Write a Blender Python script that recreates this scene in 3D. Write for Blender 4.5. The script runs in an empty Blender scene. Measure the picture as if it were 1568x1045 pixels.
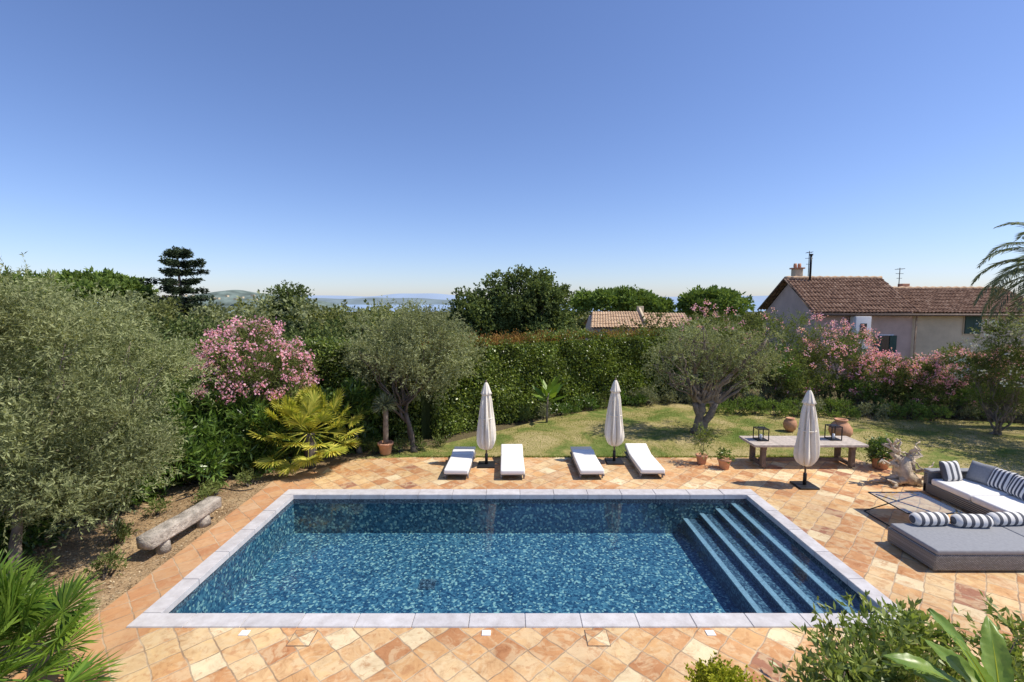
import bpy, bmesh, math, random
import numpy as np
from mathutils import Vector, Matrix
random.seed(7); rng=np.random.default_rng(7)
sc=bpy.context.scene
rad=math.radians

# ---------------------------------------------------------------- node helpers
def newmat(name):
    m=bpy.data.materials.new(name); m.use_nodes=True
    nt=m.node_tree; b=nt.nodes['Principled BSDF']
    return m,nt,b
def nd(nt,t,**k):
    n=nt.nodes.new(t)
    for a,v in k.items(): setattr(n,a,v)
    return n
def ramp(nt,stops,fac=None,interp='LINEAR'):
    r=nt.nodes.new('ShaderNodeValToRGB'); cr=r.color_ramp; cr.interpolation=interp
    while len(cr.elements)<len(stops): cr.elements.new(0.5)
    for e,(p,c) in zip(cr.elements,stops):
        e.position=p; e.color=(c[0],c[1],c[2],1)
    if fac is not None: nt.links.new(fac,r.inputs[0])
    return r
def math_(nt,op,a,b=None,c=None):
    n=nt.nodes.new('ShaderNodeMath'); n.operation=op
    for i,v in enumerate((a,b,c)):
        if v is None: continue
        if isinstance(v,(int,float)): n.inputs[i].default_value=v
        else: nt.links.new(v,n.inputs[i])
    return n.outputs[0]
def mix(nt,fac,a,b,mode='MIX'):
    n=nt.nodes.new('ShaderNodeMix'); n.data_type='RGBA'; n.blend_type=mode
    for i,v in ((0,fac),(6,a),(7,b)):
        if isinstance(v,(int,float)): n.inputs[i].default_value=v
        elif isinstance(v,tuple): n.inputs[i].default_value=(v[0],v[1],v[2],1)
        else: nt.links.new(v,n.inputs[i])
    return n.outputs[2]
def noise(nt,scale,detail=4,rough=.6,vec=None,dist=0):
    n=nt.nodes.new('ShaderNodeTexNoise'); n.inputs['Scale'].default_value=scale
    n.inputs['Detail'].default_value=detail; n.inputs['Roughness'].default_value=rough
    n.inputs['Distortion'].default_value=dist
    if vec is None: vec=nd(nt,'ShaderNodeTexCoord').outputs['Object']
    nt.links.new(vec,n.inputs['Vector']); return n.outputs['Fac']
def bump(nt,b,h,strength=.3,dist=.02):
    n=nt.nodes.new('ShaderNodeBump'); n.inputs['Strength'].default_value=strength
    n.inputs['Distance'].default_value=dist
    nt.links.new(h,n.inputs['Height']); nt.links.new(n.outputs[0],b.inputs['Normal'])
def simple(name,c,rough=.7,var=.25,scale=8,bmp=.2,metal=0,spec=.3,bd=.01):
    m,nt,b=newmat(name)
    f=noise(nt,scale)
    r=ramp(nt,[(.3,tuple(x*(1-var) for x in c)),(.7,tuple(min(1,x*(1+var)) for x in c))],f)
    nt.links.new(r.outputs[0],b.inputs['Base Color'])
    b.inputs['Roughness'].default_value=rough; b.inputs['Metallic'].default_value=metal
    b.inputs['Specular IOR Level'].default_value=spec
    if bmp: bump(nt,b,noise(nt,scale*4),bmp,bd)
    return m
def leafmat(name,c1,c2,transl=.25,rough=.5,nscale=.9,lo=.6,hi=1.25,spec=0):
    m,nt,b=newmat(name)
    g=nd(nt,'ShaderNodeNewGeometry')
    r=ramp(nt,[(0,c1),(1,c2)],g.outputs['Random Per Island'])
    f=noise(nt,nscale,1)
    r2=ramp(nt,[(.3,(lo,lo,lo)),(.7,(hi,hi,hi))],f)
    col=mix(nt,1.0,r.outputs[0],r2.outputs[0],'MULTIPLY')
    if spec==0:
        nt.nodes.remove(b); b=nd(nt,'ShaderNodeBsdfDiffuse'); nt.links.new(col,b.inputs[0])
    else:
        nt.links.new(col,b.inputs['Base Color']); b.inputs['Roughness'].default_value=rough
        b.inputs['Specular IOR Level'].default_value=spec
    t=nd(nt,'ShaderNodeBsdfTranslucent')
    tc=mix(nt,1.0,col,(1.3,1.3,.6),'MULTIPLY'); nt.links.new(tc,t.inputs['Color'])
    ms=nd(nt,'ShaderNodeMixShader'); ms.inputs[0].default_value=transl
    nt.links.new(b.outputs[0],ms.inputs[1]); nt.links.new(t.outputs[0],ms.inputs[2])
    nt.links.new(ms.outputs[0],nt.nodes['Material Output'].inputs['Surface'])
    return m

# ---------------------------------------------------------------- object helpers
def link(o): sc.collection.objects.link(o); return o
def empty(name,loc=(0,0,0)):
    e=bpy.data.objects.new(name,None); e.location=loc; e.empty_display_size=.1; return link(e)
def par(o,root):
    if root is not None:
        o.parent=root; o.matrix_parent_inverse=Matrix.Translation(-Vector(root.location))
    return o
def meshobj(name,verts,faces,mat,root=None,smooth=False):
    me=bpy.data.meshes.new(name); me.from_pydata([tuple(v) for v in verts],[],faces); me.update()
    if mat: me.materials.append(mat)
    if smooth: me.polygons.foreach_set('use_smooth',[True]*len(me.polygons))
    o=link(bpy.data.objects.new(name,me)); return par(o,root)
def box(name,c,s,mat,root=None,bev=0.0,rotz=0,rot=None,seg=3):
    bm=bmesh.new(); bmesh.ops.create_cube(bm,size=1)
    bmesh.ops.scale(bm,vec=s,verts=bm.verts)
    if bev>0: bmesh.ops.bevel(bm,geom=bm.edges[:],offset=bev,segments=seg,affect='EDGES',profile=.6)
    me=bpy.data.meshes.new(name); bm.to_mesh(me); bm.free()
    me.materials.append(mat)
    if bev>0: me.polygons.foreach_set('use_smooth',[True]*len(me.polygons))
    o=link(bpy.data.objects.new(name,me)); o.location=c
    o.rotation_euler=rot if rot else (0,0,rotz)
    return par(o,root)
def leaves(name,P,D,L,W,mat,root=None,N=None):
    n=len(P); D=D/np.maximum(np.linalg.norm(D,axis=1,keepdims=True),1e-6)
    R=rng.normal(size=(n,3)) if N is None else N
    S=np.cross(D,R); S/=np.maximum(np.linalg.norm(S,axis=1,keepdims=True),1e-6)
    L=np.broadcast_to(np.asarray(L,float).reshape(-1,1),(n,1)); W=np.broadcast_to(np.asarray(W,float).reshape(-1,1),(n,1))
    V=np.empty((n,4,3)); V[:,0]=P; V[:,1]=P+D*L*.5+S*W*.5; V[:,2]=P+D*L; V[:,3]=P+D*L*.5-S*W*.5
    me=bpy.data.meshes.new(name); me.vertices.add(4*n); me.loops.add(4*n); me.polygons.add(n)
    me.vertices.foreach_set('co',V.reshape(-1).astype(np.float32))
    me.loops.foreach_set('vertex_index',np.arange(4*n,dtype=np.int32))
    me.polygons.foreach_set('loop_start',np.arange(0,4*n,4,dtype=np.int32))
    me.polygons.foreach_set('loop_total',np.full(n,4,dtype=np.int32))
    me.update(calc_edges=True); me.materials.append(mat)
    o=link(bpy.data.objects.new(name,me)); return par(o,root)
def unit(n):
    v=rng.normal(size=(n,3)); return v/np.linalg.norm(v,axis=1,keepdims=True)
def twigs(clumps,tw,lp,tl,up=.3,spread=.7):
    C=np.repeat(clumps[:,:3],tw,axis=0); R=np.repeat(clumps[:,3:4],tw,axis=0)
    n=len(C); u=unit(n); r=rng.random((n,1))**.45
    s=C+u*R*r*np.array([1,1,.8])
    d=u*.9+unit(n)*.5+np.array([0,0,up]); d/=np.linalg.norm(d,axis=1,keepdims=True)
    t=rng.random((n,lp,1)); l=tl*(.6+.8*rng.random((n,1,1)))
    P=s[:,None,:]+d[:,None,:]*t*l+np.array([0,0,-1])*(t*l)**2*.3
    D=d[:,None,:]+rng.normal(size=(n,lp,3))*spread
    return P.reshape(-1,3),D.reshape(-1,3)
def clumpset(c,radii,n,cr,inner=.45,zmin=None):
    u=unit(n); r=inner+(1-inner)*rng.random((n,1))**.6
    P=np.array(c)+u*r*np.array(radii)
    k=cr*(.65+.7*rng.random((n,1)))
    out=np.hstack([P,k])
    if zmin is not None: out=out[out[:,2]>zmin]
    return out
def tubes(name,paths,mat,root=None,sides=8,jit=.0):
    verts=[];faces=[]
    for path in paths:
        m=len(path); b0=len(verts)
        for i,(p,r) in enumerate(path):
            p=Vector(p); a=Vector(path[max(i-1,0)][0]); b=Vector(path[min(i+1,m-1)][0])
            t=(b-a).normalized() if (b-a).length>1e-6 else Vector((0,0,1))
            x=t.cross(Vector((.13,.97,.2))).normalized(); y=t.cross(x).normalized()
            for k in range(sides):
                an=2*math.pi*k/sides; rr=r*(1+random.uniform(-jit,jit))
                verts.append(p+x*math.cos(an)*rr+y*math.sin(an)*rr)
            if i:
                for k in range(sides):
                    k2=(k+1)%sides; q=b0+(i-1)*sides
                    faces.append((q+k,q+k2,q+sides+k2,q+sides+k))
        faces.append(tuple(b0+k for k in range(sides))[::-1])
        faces.append(tuple(b0+(m-1)*sides+k for k in range(sides)))
    return meshobj(name,verts,faces,mat,root,True)
def limb(a,b,r0,r1,n=6,wob=.1,sag=.0):
    a=Vector(a);b=Vector(b);L=(b-a).length;out=[]
    for i in range(n+1):
        t=i/n; p=a.lerp(b,t)
        if 0<i<n: p+=Vector((random.uniform(-1,1),random.uniform(-1,1),random.uniform(-.5,.5)))*wob*L*.5
        p.z+=sag*math.sin(math.pi*t)*L
        out.append((p,r0+(r1-r0)*t**.7))
    return out
def lathe(name,prof,c,mat,root=None,seg=24,fn=None):
    verts=[];faces=[]
    for (r,z) in prof:
        for k in range(seg):
            a=2*math.pi*k/seg; rr=r*(fn(a,z) if fn else 1)
            verts.append((c[0]+rr*math.cos(a),c[1]+rr*math.sin(a),c[2]+z))
    m=len(prof)
    for i in range(m-1):
        for k in range(seg):
            k2=(k+1)%seg; faces.append((i*seg+k,i*seg+k2,(i+1)*seg+k2,(i+1)*seg+k))
    faces.append(tuple(range(seg))[::-1]); faces.append(tuple((m-1)*seg+k for k in range(seg)))
    return meshobj(name,verts,faces,mat,root,True)

# ---------------------------------------------------------------- materials
M_bark=simple('bark_grey',(.22,.18,.14),.9,.4,6,.6,bd=.03)
M_barkd=simple('bark_dark',(.12,.10,.08),.9,.4,6,.5)
M_black=simple('black_metal',(.02,.02,.022),.45,.2,10,0)
M_olive=leafmat('olive_leaves',(.15,.18,.075),(.43,.46,.24),.3,.5,.8,.75,1.15)
M_olive2=leafmat('olive_leaves_grey',(.17,.19,.09),(.41,.44,.24),.3,.5,.8,.75,1.15)
M_hedge=leafmat('hedge_leaves',(.06,.11,.02),(.28,.34,.07),.3,.35,1.6,.65,1.3,.5)
M_hedger=leafmat('hedge_new_growth',(.26,.11,.05),(.36,.24,.07),.3,.5)
M_dark=leafmat('oak_leaves',(.07,.105,.035),(.22,.27,.10),.28,.5,.5,.65,1.3)
M_tline=leafmat('treeline_leaves',(.09,.11,.035),(.26,.27,.10),.25,.6,.12,.65,1.35)
M_pine=leafmat('pine_needles',(.11,.17,.04),(.22,.30,.08),.25,.6,.3,.8,1.2)
M_cedar=leafmat('cedar_needles',(.03,.05,.03),(.09,.115,.06),.1,.6)
M_ole=leafmat('oleander_leaves',(.10,.14,.04),(.27,.31,.11),.3,.45,1.2)
M_pink=leafmat('oleander_flowers',(.82,.32,.48),(.93,.62,.72),.35,.6,1.5,.85,1.08)
M_white=leafmat('white_flowers',(.8,.78,.72),(.9,.9,.85),.3,.6)
M_shrub=leafmat('shrub_leaves',(.05,.11,.02),(.19,.29,.06),.3,.35,1.2,.6,1.25,.5)
M_palmy=leafmat('palm_leaves_yellow',(.28,.34,.05),(.70,.64,.14),.35,.4,1.5,.8,1.15)
M_palmg=leafmat('palm_leaves_green',(.06,.14,.02),(.24,.36,.05),.3,.35,1.5,.6,1.25,.4)
M_palmgrey=leafmat('palm_leaves_grey',(.15,.18,.10),(.30,.33,.20),.2,.5)
M_boxw=leafmat('boxwood_leaves',(.30,.34,.03),(.60,.60,.07),.3,.4)
M_lav=leafmat('lavender_leaves',(.17,.19,.11),(.36,.37,.22),.2,.6)
M_grassb=leafmat('grass_blades',(.13,.18,.03),(.32,.33,.10),.3,.5,.5,.7,1.3)
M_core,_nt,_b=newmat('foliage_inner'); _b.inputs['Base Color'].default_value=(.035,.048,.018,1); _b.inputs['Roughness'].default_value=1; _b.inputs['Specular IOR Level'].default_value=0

def tilemat():
    m,nt,b=newmat('terracotta_tiles')
    tc=nd(nt,'ShaderNodeTexCoord'); mp=nd(nt,'ShaderNodeMapping')
    mp.inputs['Rotation'].default_value=(0,0,rad(45)); s=1/.38
    mp.inputs['Scale'].default_value=(s,s,s)
    nt.links.new(tc.outputs['Object'],mp.inputs['Vector'])
    nz=nt.nodes.new('ShaderNodeTexNoise'); nz.inputs['Scale'].default_value=1.3; nz.inputs['Detail'].default_value=3
    nt.links.new(mp.outputs[0],nz.inputs['Vector'])
    va=nt.nodes.new('ShaderNodeVectorMath'); va.operation='MULTIPLY_ADD'
    nt.links.new(nz.outputs['Color'],va.inputs[0]); va.inputs[1].default_value=(.22,.22,0); nt.links.new(mp.outputs[0],va.inputs[2])
    sx=nd(nt,'ShaderNodeSeparateXYZ'); nt.links.new(va.outputs[0],sx.inputs[0])
    fx=math_(nt,'FLOOR',sx.outputs[0]); fy=math_(nt,'FLOOR',sx.outputs[1])
    cb=nd(nt,'ShaderNodeCombineXYZ'); nt.links.new(fx,cb.inputs[0]); nt.links.new(fy,cb.inputs[1])
    wn=nt.nodes.new('ShaderNodeTexWhiteNoise'); wn.noise_dimensions='3D'; nt.links.new(cb.outputs[0],wn.inputs[0])
    cols=ramp(nt,[(0,(.72,.52,.29)),(.12,(.66,.39,.18)),(.26,(.58,.30,.135)),(.38,(.69,.45,.23)),(.52,(.79,.65,.42)),(.62,(.63,.35,.165)),(.74,(.72,.50,.26)),(.84,(.51,.25,.115)),(.92,(.67,.45,.26)),(.965,(.38,.18,.11))],wn.outputs['Value'],'CONSTANT')
    vo=nt.nodes.new('ShaderNodeVectorMath'); vo.operation='MULTIPLY_ADD'
    nt.links.new(wn.outputs['Color'],vo.inputs[0]); vo.inputs[1].default_value=(9,9,9); nt.links.new(tc.outputs['Object'],vo.inputs[2])
    mott=noise(nt,4.2,6,.7,vo.outputs[0],.8); mr=ramp(nt,[(.28,(.62,.50,.42)),(.45,(.95,.91,.87)),(.55,(1.03,1.03,1.0)),(.72,(1.16,1.14,1.06))],mott)
    c=mix(nt,1,cols.outputs[0],mr.outputs[0],'MULTIPLY')
    pn=noise(nt,3.6,4,.65,vo.outputs[0],.8); pf=math_(nt,'MULTIPLY',ramp(nt,[(.48,(0,0,0)),(.58,(1,1,1))],pn).outputs[0],.5)
    c=mix(nt,pf,c,(.76,.59,.35))
    pn2=noise(nt,5.5,4,.7,vo.outputs[0],.5); pf2=math_(nt,'MULTIPLY',ramp(nt,[(.54,(0,0,0)),(.64,(1,1,1))],pn2).outputs[0],.6)
    c=mix(nt,pf2,c,(.52,.25,.11))
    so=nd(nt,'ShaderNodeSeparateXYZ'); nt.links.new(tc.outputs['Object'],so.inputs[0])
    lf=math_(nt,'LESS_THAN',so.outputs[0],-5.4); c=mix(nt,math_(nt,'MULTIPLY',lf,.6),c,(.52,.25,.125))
    c=mix(nt,1,c,ramp(nt,[(.35,(.80,.79,.77)),(.6,(1.04,1.04,1.04))],noise(nt,.35,5,.6)).outputs[0],'MULTIPLY')
    ex=math_(nt,'ABSOLUTE',math_(nt,'SUBTRACT',math_(nt,'FRACT',sx.outputs[0]),.5))
    ey=math_(nt,'ABSOLUTE',math_(nt,'SUBTRACT',math_(nt,'FRACT',sx.outputs[1]),.5))
    e=math_(nt,'MAXIMUM',ex,ey)
    g=ramp(nt,[(.465,(0,0,0)),(.485,(1,1,1))],e)
    gc=ramp(nt,[(.4,(.28,.19,.12)),(.6,(.54,.42,.28))],noise(nt,2,4))
    c=mix(nt,math_(nt,'MULTIPLY',g.outputs[0],.85),c,gc.outputs[0])
    nt.links.new(c,b.inputs['Base Color'])
    rr=ramp(nt,[(.3,(.75,.75,.75)),(.7,(.5,.5,.5))],mott); nt.links.new(rr.outputs[0],b.inputs['Roughness'])
    b.inputs['Specular IOR Level'].default_value=.25
    h=math_(nt,'ADD',math_(nt,'MULTIPLY',g.outputs[0],-1),math_(nt,'MULTIPLY',noise(nt,14,4),.7))
    bump(nt,b,h,.5,.008)
    return m
M_tile=tilemat()
def groundmat():
    m,nt,b=newmat('ground_soil')
    n1=noise(nt,.7,6,.7); n2=noise(nt,22,4,.7)
    c=ramp(nt,[(.3,(.22,.15,.09)),(.5,(.40,.29,.18)),(.7,(.54,.42,.27))],n1)
    c2=ramp(nt,[(.35,(.55,.5,.45)),(.65,(1.25,1.2,1.1))],n2)
    col=mix(nt,1,c.outputs[0],c2.outputs[0],'MULTIPLY')
    tc=nd(nt,'ShaderNodeTexCoord'); s=nd(nt,'ShaderNodeSeparateXYZ'); nt.links.new(tc.outputs['Object'],s.inputs[0])
    mid=ramp(nt,[(0,(0,0,0)),(1,(1,1,1))],math_(nt,'MULTIPLY_ADD',s.outputs[1],.35,-4.6))
    col=mix(nt,mid.outputs[0],col,mix(nt,1,(.14,.12,.07),c2.outputs[0],'MULTIPLY'))
    far=ramp(nt,[(0,(0,0,0)),(1,(1,1,1))],math_(nt,'MULTIPLY_ADD',s.outputs[1],.08,-1.9))
    fc=ramp(nt,[(.35,(.05,.075,.03)),(.65,(.15,.14,.07))],noise(nt,.05,5))
    col=mix(nt,far.outputs[0],col,fc.outputs[0])
    nt.links.new(col,b.inputs['Base Color']); b.inputs['Roughness'].default_value=.95
    b.inputs['Specular IOR Level'].default_value=.1
    bump(nt,b,n2,.8,.03); return m
M_ground=groundmat()
def lawnmat():
    m,nt,b=newmat('lawn_grass')
    c=ramp(nt,[(.30,(.10,.16,.03)),(.42,(.18,.22,.055)),(.50,(.33,.29,.105)),(.62,(.48,.39,.19))],noise(nt,.5,6,.7,None,.5))
    c2=ramp(nt,[(.3,(.6,.6,.6)),(.7,(1.25,1.25,1.25))],noise(nt,30,3,.7))
    nt.links.new(mix(nt,1,c.outputs[0],c2.outputs[0],'MULTIPLY'),b.inputs['Base Color'])
    b.inputs['Roughness'].default_value=.9; b.inputs['Specular IOR Level'].default_value=.1
    bump(nt,b,noise(nt,45,3),.8,.03); return m
M_lawn=lawnmat()
def copingmat():
    m,nt,b=newmat('coping_stone')
    g=nd(nt,'ShaderNodeNewGeometry')
    r=ramp(nt,[(0,(.54,.52,.52)),(1,(.62,.595,.59))],g.outputs['Random Per Island'])
    r2=ramp(nt,[(.3,(.78,.76,.75)),(.65,(1.06,1.06,1.06))],noise(nt,4,6,.7))
    nt.links.new(mix(nt,1,r.outputs[0],r2.outputs[0],'MULTIPLY'),b.inputs['Base Color'])
    b.inputs['Roughness'].default_value=.7; b.inputs['Specular IOR Level'].default_value=.2
    bump(nt,b,noise(nt,25,4),.2,.004); return m
M_cop=copingmat()
def mosaic(name,cs,s=26,distort=.0,soft=.35,caustic_flecks=None):
    m,nt,b=newmat(name)
    tc=nd(nt,'ShaderNodeTexCoord'); vec=tc.outputs['Object']
    if distort:
        nz=nt.nodes.new('ShaderNodeTexNoise'); nz.inputs['Scale'].default_value=5; nz.inputs['Detail'].default_value=2
        nt.links.new(vec,nz.inputs['Vector'])
        va=nt.nodes.new('ShaderNodeVectorMath'); va.operation='MULTIPLY_ADD'
        nt.links.new(nz.outputs['Color'],va.inputs[0]); va.inputs[1].default_value=(distort,)*3; nt.links.new(vec,va.inputs[2]); vec=va.outputs[0]
    v=nt.nodes.new('ShaderNodeTexVoronoi'); v.inputs['Scale'].default_value=s; v.inputs['Randomness'].default_value=.85
    nt.links.new(vec,v.inputs['Vector'])
    sp=nd(nt,'ShaderNodeSeparateColor'); nt.links.new(v.outputs['Color'],sp.inputs[0])
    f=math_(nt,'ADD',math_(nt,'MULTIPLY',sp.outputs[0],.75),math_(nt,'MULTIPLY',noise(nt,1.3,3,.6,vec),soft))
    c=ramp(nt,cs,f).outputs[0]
    if caustic_flecks:
        fl=ramp(nt,[(.86,(0,0,0)),(.9,(1,1,1))],sp.outputs[1]); c=mix(nt,math_(nt,'MULTIPLY',fl.outputs[0],.85),c,caustic_flecks)  # scattered pale cells paint water caustics and sparkle into the colour
    nt.links.new(c,b.inputs['Base Color']); b.inputs['Roughness'].default_value=.3
    return m
M_mos=mosaic('pool_mosaic_caustics',[(.2,(.022,.060,.12)),(.45,(.045,.115,.19)),(.68,(.085,.185,.26)),(.9,(.17,.30,.36))],24,.06,.35,(.58,.66,.56))  # blue tile tones, plus painted ripple light as pale flecks
M_band=mosaic('waterline_mosaic',[(.2,(.02,.035,.06)),(.55,(.07,.10,.15)),(.85,(.24,.29,.34))],38)
M_nose=simple('step_nosing',(.38,.42,.47),.5,.25,20,0)
M_tread=mosaic('step_mosaic',[(.2,(.03,.045,.075)),(.55,(.07,.10,.15)),(.85,(.22,.28,.33))],30)
def watermat():
    m,nt,b=newmat('pool_water')
    nt.nodes.remove(b)
    tr=nd(nt,'ShaderNodeBsdfTransparent'); tr.inputs[0].default_value=(.64,.85,.95,1)
    gl=nd(nt,'ShaderNodeBsdfGlossy'); gl.inputs['Roughness'].default_value=.03
    fr=nd(nt,'ShaderNodeFresnel'); fr.inputs[0].default_value=1.33
    bp=nt.nodes.new('ShaderNodeBump'); bp.inputs['Strength'].default_value=.08; bp.inputs['Distance'].default_value=.03
    h=math_(nt,'ADD',noise(nt,3.2,3,.55,None,.5),math_(nt,'MULTIPLY',noise(nt,11,2,.5),.25))
    nt.links.new(h,bp.inputs['Height']); nt.links.new(bp.outputs[0],gl.inputs['Normal']); nt.links.new(bp.outputs[0],fr.inputs['Normal'])
    ms=nd(nt,'ShaderNodeMixShader'); nt.links.new(fr.outputs[0],ms.inputs[0])
    nt.links.new(tr.outputs[0],ms.inputs[1]); nt.links.new(gl.outputs[0],ms.inputs[2])
    nt.links.new(ms.outputs[0],nt.nodes['Material Output'].inputs['Surface']); return m
M_water=watermat()
M_canvas=simple('umbrella_canvas',(.80,.74,.63),.85,.05,12,.2,spec=.1)
M_mattress=simple('white_mattress',(.82,.80,.76),.85,.03,10,.15,spec=.1)
M_mesh=simple('lounger_mesh_grey',(.12,.14,.18),.6,.1,30,.1)
M_frame=simple('lounger_frame',(.22,.2,.19),.5,.1,10,0)
M_terra=simple('terracotta_pot',(.56,.29,.17),.8,.2,7,.3)
M_stone=simple('table_wood_grey',(.50,.43,.37),.85,.25,9,.4)
M_tabled=simple('table_leg_wood',(.18,.13,.10),.8,.25,9,.4)
M_log=simple('weathered_log',(.42,.37,.31),.9,.45,5,.9,bd=.05)
M_drift=simple('driftwood_pale',(.56,.46,.34),.85,.35,7,.7,bd=.03)
def wickermat():
    m,nt,b=newmat('grey_wicker')
    tc=nd(nt,'ShaderNodeTexCoord')
    w=nt.nodes.new('ShaderNodeTexBrick'); w.inputs['Scale'].default_value=9
    w.inputs['Color1'].default_value=(.22,.21,.195,1); w.inputs['Color2'].default_value=(.36,.35,.33,1); w.inputs['Mortar'].default_value=(.06,.06,.06,1)
    w.inputs['Mortar Size'].default_value=.04; w.inputs['Row Height'].default_value=.2; w.inputs['Brick Width'].default_value=.4
    mp=nd(nt,'ShaderNodeMapping'); mp.inputs['Rotation'].default_value=(rad(90),0,0); nt.links.new(tc.outputs['Object'],mp.inputs[0]); nt.links.new(mp.outputs[0],w.inputs[0])
    nt.links.new(w.outputs[0],b.inputs['Base Color']); b.inputs['Roughness'].default_value=.6
    bump(nt,b,w.outputs['Fac'],.4,-.005); return m
M_wick=wickermat()
M_greyc=simple('grey_cushion',(.29,.295,.31),.9,.10,20,.2,spec=.1)
def stripemat(name,axis,freq,duty=.5,a=(.80,.78,.75),bcol=(.06,.07,.10)):
    m,nt,b=newmat(name); tc=nd(nt,'ShaderNodeTexCoord'); s=nd(nt,'ShaderNodeSeparateXYZ'); nt.links.new(tc.outputs['Object'],s.inputs[0])
    f=math_(nt,'FRACT',math_(nt,'MULTIPLY_ADD',s.outputs[axis],freq,100.25)); g=math_(nt,'GREATER_THAN',f,duty)
    nt.links.new(mix(nt,g,a,bcol),b.inputs['Base Color']); b.inputs['Roughness'].default_value=.9; return m
M_str=stripemat('striped_fabric',1,11); M_strx=stripemat('striped_fabric_bolster',0,6.5,.55,(.74,.72,.68),(.09,.095,.11))
def glassmat():
    m,nt,b=newmat('table_glass'); nt.nodes.remove(b)
    tr=nd(nt,'ShaderNodeBsdfTransparent'); tr.inputs[0].default_value=(.82,.90,.93,1)
    gl=nd(nt,'ShaderNodeBsdfGlossy'); gl.inputs['Roughness'].default_value=.01
    fr=nd(nt,'ShaderNodeFresnel'); fr.inputs[0].default_value=1.9
    ms=nd(nt,'ShaderNodeMixShader'); nt.links.new(fr.outputs[0],ms.inputs[0]); nt.links.new(tr.outputs[0],ms.inputs[1]); nt.links.new(gl.outputs[0],ms.inputs[2])
    nt.links.new(ms.outputs[0],nt.nodes['Material Output'].inputs['Surface']); return m
M_glass=glassmat()
M_wallp=simple('render_pink',(.58,.43,.36),.9,.14,1.2,.2)
M_wallb=simple('render_beige',(.62,.51,.35),.9,.14,1.2,.2)
M_whitew=simple('white_plaster',(.8,.8,.8),.8,.04,3,.1)
def roofmat(name,a,b_,c_):
    m,nt,b=newmat(name)
    g=noise(nt,3.5,5,.8); r=ramp(nt,[(.32,a),(.5,b_),(.66,c_)],g)
    nt.links.new(r.outputs[0],b.inputs['Base Color']); b.inputs['Roughness'].default_value=.9; b.inputs['Specular IOR Level'].default_value=.1
    return m
M_roof=roofmat('roof_tiles_brown',(.10,.065,.05),(.25,.15,.10),(.44,.31,.22))
M_roof2=roofmat('roof_tiles_light',(.36,.23,.14),(.52,.36,.23),(.62,.47,.32))
M_green=simple('green_shutter',(.04,.085,.065),.6,.1,5,0)
M_winglass=simple('window_dark_glass',(.03,.035,.04),.15,.1,5,0,spec=.6)

# ---------------------------------------------------------------- ground, terrace, pool
def gh(x,y):
    z=-.05
    pts=[(26,0),(60,-4),(110,-8),(700,-18),(9000,-18)]
    if y>26:
        for (a,za),(b,zb) in zip(pts,pts[1:]):
            if a<=y<=b: z+=za+(zb-za)*(y-a)/(b-a); break
        else: z-=18
    return z
xs=[-9000,-3000,-1000,-400,-150,-80,-40,-25,-15,-8,-5.65,0,6.05,10,15,25,40,80,150,400,1000,3000,9000]
ys=[-300,-20,0,6.8,11.6,15,20,26,32,40,60,85,110,150,300,700,2000,9000]
V=[(x,y,gh(x,y)) for y in ys for x in xs]; F=[]
for j in range(len(ys)-1):
    for i in range(len(xs)-1):
        if xs[i]>=-5.65 and xs[i+1]<=6.05 and ys[j]>=6.8 and ys[j+1]<=11.6: continue
        a=j*len(xs)+i; F.append((a,a+1,a+1+len(xs),a+len(xs)))
meshobj('ground',V,F,M_ground)

px0,px1,py0,py1=-5.50,5.90,6.96,11.44   # pool inner
X0,X1,Y0,Y1=-5.80,6.20,6.64,11.80       # coping outer
def quad(x0,y0,x1,y1): return [(x0,y0),(x1,y0),(x1,y1),(x0,y1)]
e=.06
polys=[quad(-6.5,-4,16,Y0+e),quad(-6.5,Y0+e,X0+e,Y1-e),quad(X1-e,Y0+e,16,Y1-e),
 [(-6.5,Y1-e),(16,Y1-e),(16,12.5),(11.6,12.75),(10.9,13.6),(10.6,14.3),(-3.0,14.35),(-4.84,14.15),(-6.5,12.4)]]
V=[];F=[]
for p in polys:
    b=len(V); V+=[(x,y,0) for x,y in p]; F.append(tuple(range(b,b+len(p))))
meshobj('terrace_paving',V,F,M_tile)
ep=[(-6.5,-4),(-6.5,12.4),(-4.84,14.15),(-3,14.35),(10.6,14.3),(10.9,13.6),(11.6,12.75),(16,12.5)]
V=[];F=[]
for (x,y) in ep: V+=[(x,y,-.0005),(x,y,-.09)]
for i in range(len(ep)-1): F.append((2*i,2*i+2,2*i+3,2*i+1))
meshobj('terrace_edge',V,F,M_tile)
bm=bmesh.new()
def slab(x0,y0,x1,y1):
    g=.003; r=bmesh.ops.create_cube(bm,size=1)['verts']
    sx,sy,sz=x1-x0-2*g,y1-y0-2*g,.12; tz=random.uniform(-.002,.002)
    for v in r:
        v.co=Vector(((x0+x1)/2+v.co.x*sx,(y0+y1)/2+v.co.y*sy,-.04+tz+v.co.z*sz))
n=14; st=(X1-X0)/n
for i in range(n): slab(X0+i*st,Y0,X0+(i+1)*st,py0); slab(X0+i*st,py1,X0+(i+1)*st,Y1)
n=5; st=(py1-py0)/n
for i in range(n): slab(X0,py0+i*st,px0,py0+(i+1)*st); slab(px1,py0+i*st,X1,py0+(i+1)*st)
bmesh.ops.bevel(bm,geom=bm.edges[:],offset=.008,segments=2,affect='EDGES')
me=bpy.data.meshes.new('pool_coping'); bm.to_mesh(me); bm.free(); me.materials.append(M_cop)
link(bpy.data.objects.new('pool_coping',me))
pool=empty('swimming_pool',(0,9,0))
fz=-1.0; o=.02
a0,a1,b0,b1=px0-o,px1+o,py0-o,py1+o
meshobj('pool_floor',[(a0,b0,fz),(a1,b0,fz),(a1,b1,fz),(a0,b1,fz)],[(0,1,2,3)],M_mos,pool)
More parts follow.
